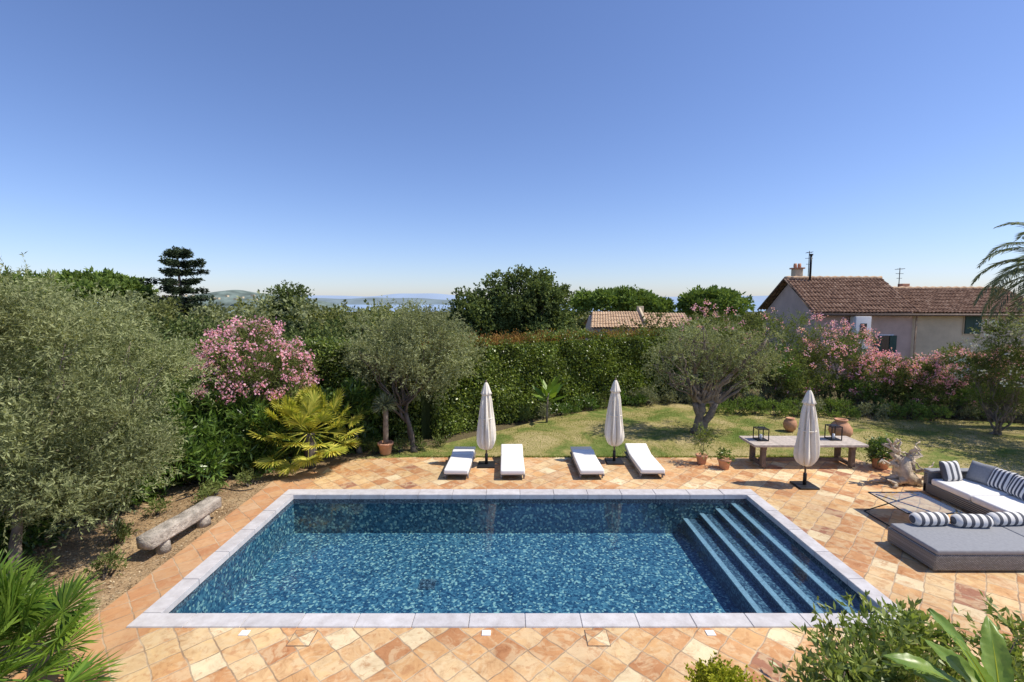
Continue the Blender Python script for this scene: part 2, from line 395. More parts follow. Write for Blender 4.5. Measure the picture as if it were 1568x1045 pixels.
def wall(n,z0,z1,m):
    c=[(a0,b0),(a1,b0),(a1,b1),(a0,b1)]; V=[(x,y,z0) for x,y in c]+[(x,y,z1) for x,y in c]
    meshobj(n,V,[(i,(i+1)%4,4+(i+1)%4,4+i) for i in range(4)],m,pool)
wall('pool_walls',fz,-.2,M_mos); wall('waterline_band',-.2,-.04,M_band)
meshobj('water_surface',[(a0,b0,-.10),(a1,b0,-.10),(a1,b1,-.10),(a0,b1,-.10)],[(0,1,2,3)],M_water,pool)
sxs=[4.34,4.75,5.15,5.54]; szs=[-.62,-.49,-.36,-.23]
for k,(x,z) in enumerate(zip(sxs,szs)):
    xe=sxs[k+1] if k<3 else a1-.002
    box('step_%d'%k,((x+xe)/2,(b0+b1)/2,(z+fz)/2-.002),(xe-x,b1-b0-.01,z-fz-.004),M_tread,pool)
    box('step_nosing_%d'%k,(x+.045,(b0+b1)/2,z+.008),(.11,b1-b0-.02,.024),M_nose,pool)
box('floor_drain',(-1.76,9.3,fz+.012),(.24,.24,.02),M_band,pool,.004)
box('drain_rim',(-1.76,9.3,fz+.006),(.34,.34,.008),M_tread,pool)
for x in (-3.95,-.38,2.93):
    box('deck_light',(x,6.53,.006),(.13,.11,.012),M_whitew,None,.004)
for x in (-3.05,1.24):
    h=empty('deck_hatch',(x,6.43,0))
    box('frame',(x,6.43,.003),(.33,.33,.006),M_tabled,h); box('lid',(x,6.43,.006),(.31,.31,.008),M_tile,h,.002)

# lawn
lp=[(-4.9,14.2),(-4.84,14.151),(-3,14.351),(10.6,14.301),(10.9,13.601),(11.6,12.751),(16,12.501),(30,12),(30,17),(22,18.0),(16,19.6),(12,21),(7.5,22.2),(4.5,21.3),(2,19.7),(-.5,17.4),(-2.2,15.9),(-3.8,15.0)]
meshobj('lawn',[(x,y,-.02) for x,y in lp],[tuple(range(len(lp)))],M_lawn)
def inpoly(x,y,poly):
    c=np.zeros(len(x),bool); n=len(poly)
    for i in range(n):
        x1,y1=poly[i]; x2,y2=poly[(i+1)%n]
        if y1==y2: continue
        cond=((y1>y)!=(y2>y))&(x<(x2-x1)*(y-y1)/(y2-y1)+x1); c^=cond
    return c
n=110000; gx=rng.uniform(-5,22,n); gy=rng.uniform(12,22.3,n); k=inpoly(gx,gy,lp); gx=gx[k];gy=gy[k]
patch=np.sin(gx*1.3+np.sin(gy*1.1)*1.7)*np.sin(gy*1.7+gx*.4)+rng.normal(size=len(gx))*.5
k=patch<.1; gx=gx[k];gy=gy[k]; n=len(gx)
D=np.column_stack([rng.normal(0,.6,n),rng.normal(0,.6,n),np.ones(n)])
leaves('lawn_grass_blades',np.column_stack([gx,gy,np.full(n,-.02)]),D,rng.uniform(.02,.05,n),.016,M_grassb)
# grass fringe creeping over the terrace edge
n=5000; gx=rng.uniform(-3,10.6,n); gy=14.33+np.abs(rng.normal(0,.05,n))-.03
leaves('grass_fringe',np.column_stack([gx,gy,np.full(n,-.01)]),np.column_stack([rng.normal(0,.5,n),rng.normal(-.3,.5,n),np.ones(n)]),rng.uniform(.03,.08,n),.016,M_grassb)
n=9000; gx=rng.uniform(-10,-6.55,n); gy=rng.uniform(5.5,13.5,n)
leaves('mulch_litter',np.column_stack([gx,gy,np.full(n,-.042)]),np.column_stack([rng.normal(size=n),rng.normal(size=n),rng.uniform(0,.35,n)]),rng.uniform(.02,.07,n),rng.uniform(.01,.03,n),leafmat('dry_litter',(.22,.14,.08),(.64,.52,.34),.1,.9))

# ---------------------------------------------------------------- trees
def tree(name,base,fork,cc,radii,nc,cr,tw,lp_,tl,ll,lw,leafm,bark,r0=.18,up=.3,nl=9,inner=.45,zmin=None,spread=.7,stems=1,extra=None):
    root=empty(name,base)
    cl=clumpset(cc,radii,nc,cr,inner,zmin)
    if extra is not None: cl=np.vstack([cl,np.array(extra,float)])
    paths=[]
    for s in range(stems):
        bo=Vector(base)+Vector((random.uniform(-.12,.12)*(stems>1),random.uniform(-.12,.12)*(stems>1),-.05))
        fk=Vector(fork)+Vector((random.uniform(-.5,.5)*(stems>1),random.uniform(-.3,.3)*(stems>1),0))
        tr=limb(bo,fk,r0,r0*.62,5,.12); tr[0]=(tr[0][0],r0*1.5); paths.append(tr)
        for i in range(nl):
            c=cl[random.randrange(len(cl))]
            st=fk if random.random()<.7 else tr[-2][0]
            mid=Vector(st).lerp(Vector(c[:3]),.5)+Vector((0,0,-.08*radii[2]))
            l1=limb(st,mid,r0*.42,r0*.22,4,.14); paths.append(l1)
            paths.append(limb(mid,c[:3],r0*.22,r0*.06,4,.16))
            for _ in range(3):
                c2=cl[np.argsort(np.linalg.norm(cl[:,:3]-np.array(c[:3]),axis=1))[random.randrange(1,min(6,len(cl)))]]
                paths.append(limb(mid.lerp(Vector(c[:3]),random.random()),c2[:3],r0*.12,r0*.04,3,.2))
    tubes('trunk_and_limbs',paths,bark,root,8,.12)
    P,D=twigs(cl,tw,lp_,tl,up,spread)
    k=P[:,2]>.05; P=P[k];D=D[k]; n=len(P)
    leaves('foliage',P,D,ll*rng.uniform(.7,1.3,n),lw*rng.uniform(.7,1.3,n),leafm,root)
    return root,cl
tree('olive_tree',(-8.95,7.9,0),(-9.0,8.4,1.3),(-8.9,8.9,2.9),(2.35,2.0,2.4),118,.40,62,15,.34,.088,.022,M_olive,M_bark,.11,.35,12,.35,.3)
tree('olive_tree',(-11.6,11.2,0),(-11.4,11.2,1.6),(-11.3,11.2,2.95),(2.2,2.1,2.35),60,.5,42,12,.38,.095,.027,M_olive,M_bark,.17,.35,9,.4,.6)
tree('olive_tree',(-3.3,15.0,0),(-3.3,15.3,1.4),(-3.35,15.6,3.2),(2.15,1.6,1.3),74,.40,46,13,.36,.10,.026,M_olive2,M_barkd,.10,.25,9,.3,None,.7,2)
tree('olive_tree',(6.95,17.0,0),(7.0,17.1,1.15),(7.4,17.1,3.1),(2.1,1.6,1.05),46,.33,40,13,.3,.085,.024,M_olive2,M_bark,.19,.35,12,.2,1.9,.7,3,
  [(5.4,17,2.3,.35),(5.6,16.8,1.9,.3),(9.1,17,2.2,.35),(9.5,17.1,2.6,.3),(6.2,16.3,2.2,.3),(8.2,16.2,2.1,.3),(5.1,16.8,2.6,.3)])
tree('oak_tree',(.6,38,-2),(.6,38,2.2),(1.3,38,3.9),(3.5,3.2,2.7),54,.66,85,8,.6,.22,.13,M_dark,M_barkd,.35,.2,12,.35,None,.8,1,
  [(-.9,37.5,6.4,.7),(-1.9,37.5,5.7,.7),(4.0,37.6,5.4,.6),(-2.6,37.5,4.7,.7),(.6,37,6.8,.6),(2.4,37.2,6.5,.5)])
tree('oak_tree',(-3.3,37,-2),(-3.3,37,2),(-3.2,37,3.4),(1.8,2,2.0),22,.6,70,8,.6,.22,.13,M_dark,M_barkd,.25,.2,6,.3)
def upine(base,c,r):
    tree('umbrella_pine_tree',base,(base[0],base[1],c[2]-r[2]*1.0),c,r,46,r[0]*.2,60,6,.7,.5,.22,M_pine,M_barkd,.35,.8,9,.5,c[2]-r[2]*.3)
upine((13.3,62,-4),(13.3,62,4.4),(4.8,4,1.4))
upine((19,64,-4),(18.3,64,3.9),(3.2,3,1.4))
upine((26,62,-4),(26.5,62,4.1),(4.6,4,1.6))
upine((-38.8,44,-2),(-38.8,44,5.4),(4.0,4,1.5))
upine((-44,40,-2),(-43,40,4.7),(4.2,4,1.6))
def cedar(x,y,z0,z1,w):
    root=empty('cedar_tree',(x,y,z0)); paths=[[((x,y,z0),.3),((x+.1,y,(z0+z1)/2),.2),((x,y,z1),.04)]]
    cl=[(x,y,z1-.1,.22),(x+.5,y,z1-.2,.2),(x-.35,y,z1-.35,.2)]
    z=z1-.55; t=0
    while z>z0+3.5:
        ww=w*(.45+.55*min(1,t)**.7)*random.uniform(.8,1.1)
        for k in range(6):
            a=k*1.05+random.uniform(-.45,.45); r=ww*random.uniform(.5,1.1); dz=random.uniform(-.05,.3)
            ee=(x+math.cos(a)*r,y+math.sin(a)*r,z+dz); paths.append(limb((x,y,z-.25),ee,.07,.02,3,.08))
            for q in (.35,.6,.8,1.0): cl.append((x+math.cos(a)*r*q,y+math.sin(a)*r*q,z+dz*q,.17))
        z-=random.uniform(.7,.95); t+=.22
    tubes('trunk_and_limbs',paths,M_barkd,root,6)
    cl=np.array(cl); P,D=twigs(cl,26,6,.22,.02)
    leaves('foliage',P,D*np.array([1,1,.3]),.24,.09,M_cedar,root)
cedar(-31.7,45,-2,9.7,2.7)
def mass(name,items,tw,lp_,tl,ll,lw,m,core=True,nt_=14,nb=8):
    root=empty(name,(float(items[0][0]),float(items[0][1]),0)); cls=[]
    V=[];F=[]
    for (x,y,z,rx,rz) in items:
        cls.append(clumpset((x,y,z),(rx,rx,rz),nt_,rx*.28,.5))
        cls.append(clumpset((x,y,z-rz*1.2),(rx*1.05,rx,rz),nb,rx*.34,.6))
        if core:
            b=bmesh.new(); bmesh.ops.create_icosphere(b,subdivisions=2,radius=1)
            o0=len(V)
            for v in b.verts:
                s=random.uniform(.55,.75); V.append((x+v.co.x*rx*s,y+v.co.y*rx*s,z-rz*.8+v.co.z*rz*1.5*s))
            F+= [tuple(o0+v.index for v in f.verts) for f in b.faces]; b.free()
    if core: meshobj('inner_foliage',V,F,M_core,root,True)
    cl=np.vstack(cls); P,D=twigs(cl,tw,lp_,tl,.3); n=len(P)
    leaves('foliage',P,D,ll*rng.uniform(.7,1.3,n),lw*rng.uniform(.7,1.3,n),m,root)
it=[]
for x in np.arange(-44,-3,2.3):
    y=30+random.uniform(-4,6); px=x/y
    zt=random.uniform(4.3,5.3) if px<-.45 else (random.uniform(4.1,4.9) if px<-.34 else random.uniform(3.7,4.4)); r=random.uniform(1.4,2.3)
    if -.64<px<-.54: zt-=.5
    it.append((x+random.uniform(-.6,.6),y,zt-1.5,r,1.5))
mass('tree_row',it[::2],24,6,.5,.2,.12,M_tline)
mass('tree_row',it[1::2],24,6,.5,.2,.12,M_olive2)
it=[]
for x in np.arange(-34,-4,3.2):
    it.append((x,24+random.uniform(-1.5,2),random.uniform(1.9,2.5),2.0,1.5))
mass('tree_row',it,22,6,.5,.2,.12,M_dark)
it=[]
for x in np.arange(-4,36,3.0): it.append((x,random.uniform(40,47),random.uniform(.4,1.6),2.6,1.7))
for x in np.arange(3,16,2.5): it.append((x,28+random.uniform(-1,1),random.uniform(.6,1.0),1.8,1.5))
mass('tree_row',it,16,6,.6,.25,.15,M_tline)
it=[]
for k in range(110):
    y=random.uniform(70,170); x=random.uniform(-1.1,1.1)*y; r=random.uniform(3.5,6.5)
    it.append((x,y,4.9-random.uniform(.012,.033)*y-2.6,r,3.0))
mass('distant_woodland',it,8,5,1.0,.7,.45,M_tline,True,12,3)
tree('oak_tree',(-16.2,34,-1),(-16.2,34,2),(-16.2,34,4.4),(1.2,1.3,1.7),18,.4,55,7,.5,.18,.1,M_dark,M_barkd,.2,.4,6,.3)
tree('olive_tree',(18.9,14.7,0),(18.8,14.7,1.8),(18.9,14.7,3.9),(2.0,1.6,1.3),40,.45,34,11,.4,.12,.04,M_olive2,M_bark,.2,.3,8,.3,1.9)
tree('olive_tree',(18.1,12.4,0),(18.0,12.4,1.8),(18.1,12.4,3.9),(1.6,1.4,1.1),30,.45,34,11,.4,.12,.04,M_olive2,M_bark,.2,.3,8,.3,1.9)

# ---- hedge
hp=[(-16,14.5),(-12,16.6),(-8,17.0),(-3.2,16.8),(1.93,20.9),(7.5,23.7),(12.5,25.5)]
def hedge():
    root=empty('clipped_hedge',(2,21,0)); P=[];D=[];V=[];F=[]; Hh=3.15; w=.55
    for (ax,ay),(bx,by) in zip(hp,hp[1:]):
        a=np.array([ax,ay,0.]);b=np.array([bx,by,0.]); L=np.linalg.norm(b-a); t=(b-a)/L; nrm=np.array([t[1],-t[0],0.])
        n=int(L*2600); s=rng.random(n)*L; z=rng.random(n)*Hh
        bul=.10*np.sin(s*1.7+z*2.1)+.08*np.sin(s*4.1-z*3.3)+.07*rng.normal(size=n)
        P.append(a+t*s[:,None]+nrm*(w+bul)[:,None]+np.array([0,0,1])*z[:,None]); D.append(nrm*.5+rng.normal(size=(n,3))*.6+np.array([0,0,-.15]))
        n=int(L*800); s=rng.random(n)*L; q=rng.uniform(-w,w,n)
        zz=Hh+.10*np.sin(s*1.3)+.07*np.sin(s*5.3+q*4)+np.abs(rng.normal(size=n))*.12-.05
        P.append(a+t*s[:,None]+nrm*q[:,None]+np.array([0,0,1])*zz[:,None]); D.append(np.array([0,0,.6])+rng.normal(size=(n,3))*.6)
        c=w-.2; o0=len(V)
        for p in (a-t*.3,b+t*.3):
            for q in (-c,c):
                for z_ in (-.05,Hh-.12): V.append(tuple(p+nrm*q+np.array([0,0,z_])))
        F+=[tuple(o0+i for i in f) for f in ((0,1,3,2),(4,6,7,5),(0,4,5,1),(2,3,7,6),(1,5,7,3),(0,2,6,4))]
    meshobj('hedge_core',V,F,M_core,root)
    P=np.vstack(P);D=np.vstack(D); n=len(P)
    leaves('hedge_foliage',P,D,rng.uniform(.07,.13,n),rng.uniform(.045,.075,n),M_hedge,root)
    n=8000; s=rng.random(n); i=rng.choice([3,4],n,p=[.75,.25]); A=np.array(hp)[i];B=np.array(hp)[i+1]
    XY=A+(B-A)*s[:,None]+rng.normal(size=(n,2))*.28
    leaves('hedge_new_shoots',np.column_stack([XY,3.1+np.abs(rng.normal(size=n))*.17]),np.column_stack([rng.normal(size=n)*.5,rng.normal(size=n)*.5,np.ones(n)]),.09,.045,M_hedger,root)
hedge()

# ---- oleanders
def oleander(base,r,h,nc=34,fl=1.0,cr=.36,mat=M_ole,fm=M_pink,name='oleander_bush',zlo=.5,tw=40):
    x,y=base; cz=(h+zlo)/2+.1
    root,cl=tree(name,(x,y,0),(x,y,.5),(x,y,cz),(r,r*.85,h-cz-.1),nc,cr,tw,10,.36,.12,.026,mat,M_bark,.05,.7,10,.35,.15,.6,5)
    if fl>0:
        k=int(nc*4.2*fl); u=unit(k*2); u=u[u[:,2]>-.25][:k]; k=len(u)
        c=np.array([x,y,cz])+u*np.array([r*1.12,r*.97,(h-cz)*1.08])*(.85+.25*rng.random((k,1)))
        c=np.repeat(c,14,axis=0); n=len(c); P=c+rng.normal(size=(n,3))*.065
        leaves('blossom',P,rng.normal(size=(n,3)),rng.uniform(.06,.10,n),rng.uniform(.05,.075,n),fm,root)
oleander((-8.0,14.4),1.5,4.1,46,1.5)
oleander((9.9,23.3),1.7,4.5,32,.5)
oleander((13.3,22.3),1.9,4.3,36,.4)
oleander((15.6,22.0),1.6,3.7,32,.9)
oleander((16.4,20.6),1.2,2.5,26,1.4)
oleander((18.2,20.6),1.3,2.3,26,1.3)
oleander((20.0,20.8),1.3,2.6,26,1.1)
oleander((21.8,20.2),1.3,2.8,26,1.1)
oleander((12.0,21.7),1.3,3.0,24,.0,.4,M_shrub,M_pink,'garden_shrub')
oleander((17.8,16.9),1.2,4.1,28,.45,.34,M_ole,M_white,'garden_shrub')
oleander((10.6,22.4),1.2,2.4,20,.0,.4,M_ole,M_pink,'garden_shrub')
oleander((24,18.5),1.8,2.6,24,.0,.45,M_shrub,M_pink,'garden_shrub')
for (x,y,r_,h_,m_) in [(14.2,21.4,.9,1.5,M_ole),(15.3,20.6,.8,1.2,M_shrub),(17.3,19.9,.8,1.1,M_ole),(18.9,19.6,.8,1.2,M_shrub),(20.5,19.3,.9,1.3,M_ole),(22.4,19.0,.9,1.4,M_shrub),(13.1,21.3,.8,1.2,M_ole),(8.6,22.9,.8,1.3,M_shrub)]:
    oleander((x,y),r_,h_,14,.15,.36,m_,M_pink,'garden_shrub',.2,30)

def shrub(name,x,y,rx,rz,nc,cr,tw,ll,lw,mat,zc=None,up=.4,lp_=9,tl=.3,core=True):
    zc=rz*.8 if zc is None else zc
    root=empty(name,(x,y,0)); cl=clumpset((x,y,zc),(rx,rx,rz),nc,cr,.5,.05)
    paths=[limb((x+random.uniform(-.1,.1),y+random.uniform(-.1,.1),-.05),c[:3],.02,.006,4,.1) for c in cl[:12]]
    tubes('stems',paths,M_barkd,root,5)
    P,D=twigs(cl,tw,lp_,tl,up); k=P[:,2]>0; P=P[k];D=D[k]; n=len(P)
    leaves('foliage',P,D,ll*rng.uniform(.7,1.3,n),lw*rng.uniform(.7,1.3,n),mat,root)
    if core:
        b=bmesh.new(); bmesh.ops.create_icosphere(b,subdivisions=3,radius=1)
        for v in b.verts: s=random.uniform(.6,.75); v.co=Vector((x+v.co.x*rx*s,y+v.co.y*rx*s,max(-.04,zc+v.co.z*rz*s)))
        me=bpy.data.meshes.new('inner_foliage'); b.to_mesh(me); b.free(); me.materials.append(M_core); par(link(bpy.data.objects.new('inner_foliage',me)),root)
for (x,y,rx,rz) in [(-8.6,12.3,.85,.85),(-9.9,12.3,1.0,1.0),(-7.7,13.5,.8,.95),(-8.9,13.6,1.1,1.2),(-10.3,14.2,1.4,1.5),(-6.7,14.9,.9,1.0),(-5.4,15.6,.8,1.1),(-9.7,10.9,.8,.7)]:
    shrub('garden_shrub',x,y,rx,rz,24,.3,34,.26,.05,M_shrub,None,.6,9,.35)
for (x,y) in [(-11.5,8.0),(-12.5,6.5),(-10.4,6.6),(-12.8,9.5),(-10.2,9.2),(-9.4,6.0)]:
    shrub('garden_shrub',x,y,.9,.8,22,.35,30,.13,.05,M_shrub)
for (x,y,r) in [(-7.25,8.0,.2),(-8.1,9.2,.22),(-7.3,10.9,.25),(-7.6,11.6,.2),(-8.2,10.4,.16),(-7.9,7.3,.25),(-7.1,12.2,.18),(-4.9,15.1,.25),(-2.9,15.1,.2),(-2.4,15.5,.18),(-8.3,7.9,.2),(-4.4,14.8,.2),(-3.6,14.9,.22)]:
    shrub('groundcover_plant',x,y,r,r*.7,7,.09,14,.10,.025,M_ole,None,.8,5,.14,False)
for k in range(26):
    x=3.5+k*.78+random.uniform(-.3,.3); y=(22.0 if x<7 else 22.6-(x-7)*.27)-.1+random.uniform(-.5,.5); r=random.uniform(.28,.6)
    shrub('border_plant',x,min(y,22.6),r,r*.75,10,.16,20,.13,.024,random.choice([M_lav,M_lav,M_olive2,M_ole,M_shrub]),None,.9,6,.2,False)
for k in range(12):
    x=9.0+k*.75; shrub('border_plant',x,20.2-.12*k+random.uniform(-.25,.25),.5,.33,10,.16,22,.1,.03,random.choice([M_pine,M_pine,M_lav]),None,.9,6,.15,False)
for k in range(9):
    x=.5+k*.75; shrub('border_plant',x,19.0+k*.42+random.uniform(-.1,.1),.35,.3,8,.14,16,.11,.03,random.choice([M_ole,M_lav,M_shrub]),None,.9,6,.15,False)
r=empty('young_banana_plant',(1.4,18.6,0)); tubes('stem',[limb((1.4,18.6,-.05),(1.45,18.6,1.3),.05,.03,4,.03)],M_bark,r)
P=[];D=[]
for a in range(14):
    an=a*2.4; d=np.array([math.cos(an)*.6,math.sin(an)*.6,.9-.05*a]); P.append((1.45,18.6,1.2-.03*a)); D.append(d)
leaves('foliage',np.array(P),np.array(D),.9,.24,M_palmg,r)

# ---- palms
def fanpalm(name,x,y,zc,R,nf,leaf,mat,trunk_r,stalk=.5,seg=26,elmin=-40,lw=.05,eltop=85):
    root=empty(name,(x,y,0)); paths=[]; P=[];D=[];LL=[];NN=[]
    tr=limb((x,y,-.05),(x,y,zc),trunk_r*1.1,trunk_r,5,.03); tubes('trunk',[tr],M_barkd,root,10,.15)
    for i in range(nf):
        az=i*2.39996; el=rad(eltop-(eltop-elmin)*(i/(nf-1))**.85+random.uniform(-8,8))
        d=Vector((math.cos(az)*math.cos(el),math.sin(az)*math.cos(el),math.sin(el))); c=Vector((x,y,zc))
        e=c+d*R*stalk*random.uniform(.7,1.15); e.z-=.05*R
        paths.append([(c,.018),(c.lerp(e,.5)+Vector((0,0,.03)),.013),(e,.009)])
        side=d.cross(Vector((0,0,1))).normalized(); upv=side.cross(d).normalized()
        ax=(d+upv*.35).normalized(); ls=leaf*random.uniform(.8,1.1)
        for k in range(seg):
            a=rad(-120+240*k/(seg-1)); dd=ax*math.cos(a)+side*math.sin(a)+upv*(.1+.08*(k%2))
            P.append(e); D.append(dd); LL.append(ls*(.7+.3*math.cos(a*.6))*random.uniform(.9,1.08)); NN.append(upv)
    tubes('petioles',paths,mat,root,5)
    P=np.array(P);D=np.array(D);LL=np.array(LL);NN=np.array(NN)+rng.normal(size=(len(P),3))*.25
    leaves('fronds',P,D,LL,lw,mat,root,NN)
    Dn=D/np.linalg.norm(D,axis=1,keepdims=True)
    leaves('frond_tips',P+Dn*LL[:,None]*.5,Dn+np.array([0,0,-.5]),LL*.5,lw*.7,mat,root,NN)
fanpalm('fan_palm',-6.0,13.6,1.0,1.5,50,.50,M_palmy,.16,.74,30,-32,.062)
fanpalm('fan_palm',-6.4,5.15,.45,1.5,44,.58,M_palmg,.15,.6,32,-12,.045)
def spiky(x,y,zb,zc,R,mat,name='potted_yucca'):
    root=empty(name,(x,y,0)); tubes('trunk',[limb((x,y,zb),(x,y,zc),.075,.085,5,.04)],M_bark,root,8,.2)
    n=300; u=unit(n); u[:,2]=np.abs(u[:,2])*1.3-.6
    leaves('fronds',np.tile(np.array([[x,y,zc]]),(n,1)),u,R*rng.uniform(.75,1.05,n),.035,mat,root); return root
def pot(x,y,r,h,mat=M_terra,name='terracotta_pot',root=None):
    return lathe(name,[(r*.62,0),(r*.7,h*.05),(r*.9,h*.8),(r*.93,h*.82),(r*1.05,h*.83),(r*1.05,h),(r*.9,h),(r*.86,h*.9),(.01,h*.88)],(x,y,0),mat,root)
r=spiky(-4.04,14.65,.3,1.6,.48,M_palmgrey); pot(-4.04,14.65,.24,.38,root=r,name='pot')
tubes('tree_stump',[limb((-4.95,14.9,-.05),(-5.1,14.9,.75),.1,.07,4,.05)],M_bark)
def feather(x,y,zc,R,nf):
    root=empty('date_palm',(x,y,0)); tubes('trunk',[limb((x,y,-.1),(x,y,zc),.28,.24,10,.01)],M_bark,root,12,.2)
    paths=[];P=[];D=[];LL=[]
    for i in range(nf):
        az=i*2.39996; el=rad(80-85*(i/(nf-1))); h=Vector((math.cos(az),math.sin(az),0)); pts=[]
        p=Vector((x,y,zc)); v=h*math.cos(el)+Vector((0,0,math.sin(el))); st=R/14
        for k in range(15):
            pts.append((p.copy(),.03*(1-k/16))); 
            sd=v.cross(Vector((0,0,1))).normalized()
            if k>1:
                for q in range(5):
                    pp=p+v*st*q/5
                    for s in (-1,1):
                        P.append(pp); D.append(sd*s*.9+v*.75+Vector((0,0,-.25))); LL.append(.55*math.sin(math.pi*min(1,(k+2)/17))+.12)
            p=p+v*st; v=(v+Vector((0,0,-.10-.012*k))).normalized()
        paths.append(pts)
    tubes('rachises',paths,M_palmgrey,root,5); P=np.array(P);D=np.array(D)
    leaves('fronds',P,D+rng.normal(size=D.shape)*.08,np.array(LL),.035,M_palmgrey,root)
feather(20.5,17.6,5.9,2.9,34)

def bigleaf(name,root,base,az,el,L,W,mat,fold=.25,droop=.9):
    V=[];F=[];n=30; m=6; p=Vector(base); v=Vector((math.cos(az)*math.cos(el),math.sin(az)*math.cos(el),math.sin(el)))
    ph=random.uniform(0,6)
    for i in range(n+1):
        t=i/n; sd=v.cross(Vector((0,0,1))).normalized(); up=sd.cross(v).normalized()
        w=W*.5*(math.sin(math.pi*min(1,t*.93+.07))**.6 if t<1 else .02)
        for k in range(-m,m+1):
            s=k/m; ww=w*(1-.10*(abs(s)>.8)*(math.sin(t*37+ph+s)>.3))
            V.append(p+sd*s*ww+up*(abs(s)*w*fold+.006*math.sin(i*2.1+s*2)*abs(s)+.02*math.sin(t*9+s*2+ph)*abs(s)))
        p=p+v*(L/n); v=(v+Vector((0,0,-droop/n))).normalized()
    c=2*m+1
    for i in range(n):
        for k in range(c-1): F.append((i*c+k,i*c+k+1,(i+1)*c+k+1,(i+1)*c+k))
    meshobj(name,V,F,mat,root,True)
    tubes('midrib',[[(V[i*c+m]+Vector((0,0,-.004)),.011*(1-i/(n+3))) for i in range(0,n+1,2)]],M_boxw,root,6)
M_ban,nt,b=newmat('banana_leaf'); f=noise(nt,6,5,.7); rr=ramp(nt,[(.3,(.13,.25,.035)),(.7,(.30,.42,.08))],f); nt.links.new(rr.outputs[0],b.inputs['Base Color']); b.inputs['Roughness'].default_value=.35
t_=nd(nt,'ShaderNodeBsdfTranslucent'); nt.links.new(rr.outputs[0],t_.inputs[0]); ms=nd(nt,'ShaderNodeMixShader'); ms.inputs[0].default_value=.35
nt.links.new(b.outputs[0],ms.inputs[1]); nt.links.new(t_.outputs[0],ms.inputs[2]); nt.links.new(ms.outputs[0],nt.nodes['Material Output'].inputs['Surface'])
bn=empty('banana_plant',(4.5,4.0,0)); tubes('stem',[limb((4.5,4.0,-.05),(4.5,4.0,1.1),.09,.06,5,.02)],M_palmg,bn,10)
for az,el,L,W in [(2.75,.75,1.0,.22),(2.1,1.15,.95,.21),(3.3,.4,1.0,.2),(1.0,1.1,.9,.22),(4.2,.7,.8,.2),(5.4,.8,.8,.22),(1.6,.6,.9,.2),(2.9,1.25,.85,.18),(2.4,.5,.9,.2)]:
    bigleaf('leaf',bn,(4.5,4.0,1.05),az,el,L,W,M_ban)
M_gl=leafmat('glossy_leaves',(.11,.17,.035),(.36,.42,.13),.35,.35,2.5,.7,1.25,.4)
for (x,y,rx,rz,h) in [(3.45,4.5,.42,.48,.7),(3.95,4.9,.45,.45,.8),(4.9,5.1,.45,.45,.75),(5.6,4.9,.5,.5,.75)]:
    shrub('pittosporum_shrub',x,y,rx,rz,16,.13,13,.11,.038,M_gl,h,1.1,9,.34,False)
shrub('boxwood_shrub',2.25,4.5,.40,.38,26,.15,70,.035,.024,M_boxw,.60,.4,10,.1)

# ---------------------------------------------------------------- houses
def roofplane(name,eL,eR,rR,rL,mat,root,pitch=.22,rows=16):
    eL,eR,rR,rL=[Vector(v) for v in (eL,eR,rR,rL)]
    nrm=(eR-eL).cross(rL-eL).normalized(); L=(eR-eL).length; nx=int(L/pitch*6); V=[];F=[]
    if nrm.z<0: nrm=-nrm
    for j in range(rows*2):
        t=(j//2+ (j%2))/rows; lift=.035 if j%2==0 else 0
        for i in range(nx+1):
            s=i/nx; a=eL.lerp(eR,s); b=rL.lerp(rR,s); p=a.lerp(b,t)
            jit=math.sin(int(i/6)*12.9+(j//2)*78.2)*.015
            V.append(p+nrm*(abs(math.sin(math.pi*i/6))*.085+lift+jit))
    c=nx+1
    for j in range(rows*2-1):
        for i in range(nx): F.append((j*c+i,j*c+i+1,(j+1)*c+i+1,(j+1)*c+i))
    meshobj(name,V,F,mat,root)
def prismwalls(name,x0,x1,y0,y1,z0,ze,zr,mat,root):
    ym=(y0+y1)/2
    V=[(x0,y0,z0),(x1,y0,z0),(x1,y1,z0),(x0,y1,z0),(x0,y0,ze),(x1,y0,ze),(x1,y1,ze),(x0,y1,ze),(x0,ym,zr),(x1,ym,zr)]
    F=[(0,1,5,4),(1,2,6,9,5),(2,3,7,6),(3,0,4,8,7),(4,5,9,8),(7,8,9,6)]
    return meshobj(name,V,F,mat,root)
def win(root,x,y,z,w,h,shut=False,glassm=M_winglass):
    box('window_frame',(x,y-.02,z),(w+.12,.06,h+.12),M_whitew if not shut else M_wallb,root)
    box('window_glass',(x,y-.055,z),(w,.03,h),glassm,root)
    for s in (-1,1): box('shutter',(x+s*(w*.5 if not shut else w*.25),y-.09,z),(w*.5-.01 if shut else w*.45,.03,h),M_green,root)
hs=empty('farmhouse',(24,30.7,0))
prismwalls('main_walls',18.05,23.9,28,33.4,-2,4.15,6.1,M_wallp,hs)
prismwalls('wing_walls',23.9,31.6,28.05,33.35,-2,4.1,5.5,M_wallb,hs)
roofplane('roof_front',(17.7,27.6,4.15),(24.1,27.6,4.15),(24.0,30.7,6.27),(17.7,30.7,6.27),M_roof,hs)
roofplane('roof_back',(17.7,33.8,4.15),(24.1,33.8,4.15),(24.0,30.7,6.27),(17.7,30.7,6.27),M_roof,hs)
roofplane('wing_roof_front',(24.1,27.65,4.12),(32,27.65,4.12),(32,30.7,5.6),(24.1,30.7,5.6),M_roof,hs)
roofplane('wing_roof_back',(24.1,33.7,4.12),(32,33.7,4.12),(32,30.7,5.6),(24.1,30.7,5.6),M_roof,hs)
for x0,x1,z in ((17.7,24.05,6.33),(24.1,32,5.66)):
    tubes('ridge_tiles',[[((x,30.7,z+(.02 if i%2 else 0)),.13 if i%2 else .1) for i,x in enumerate(np.arange(x0,x1,.25))]],M_roof2,hs,8)
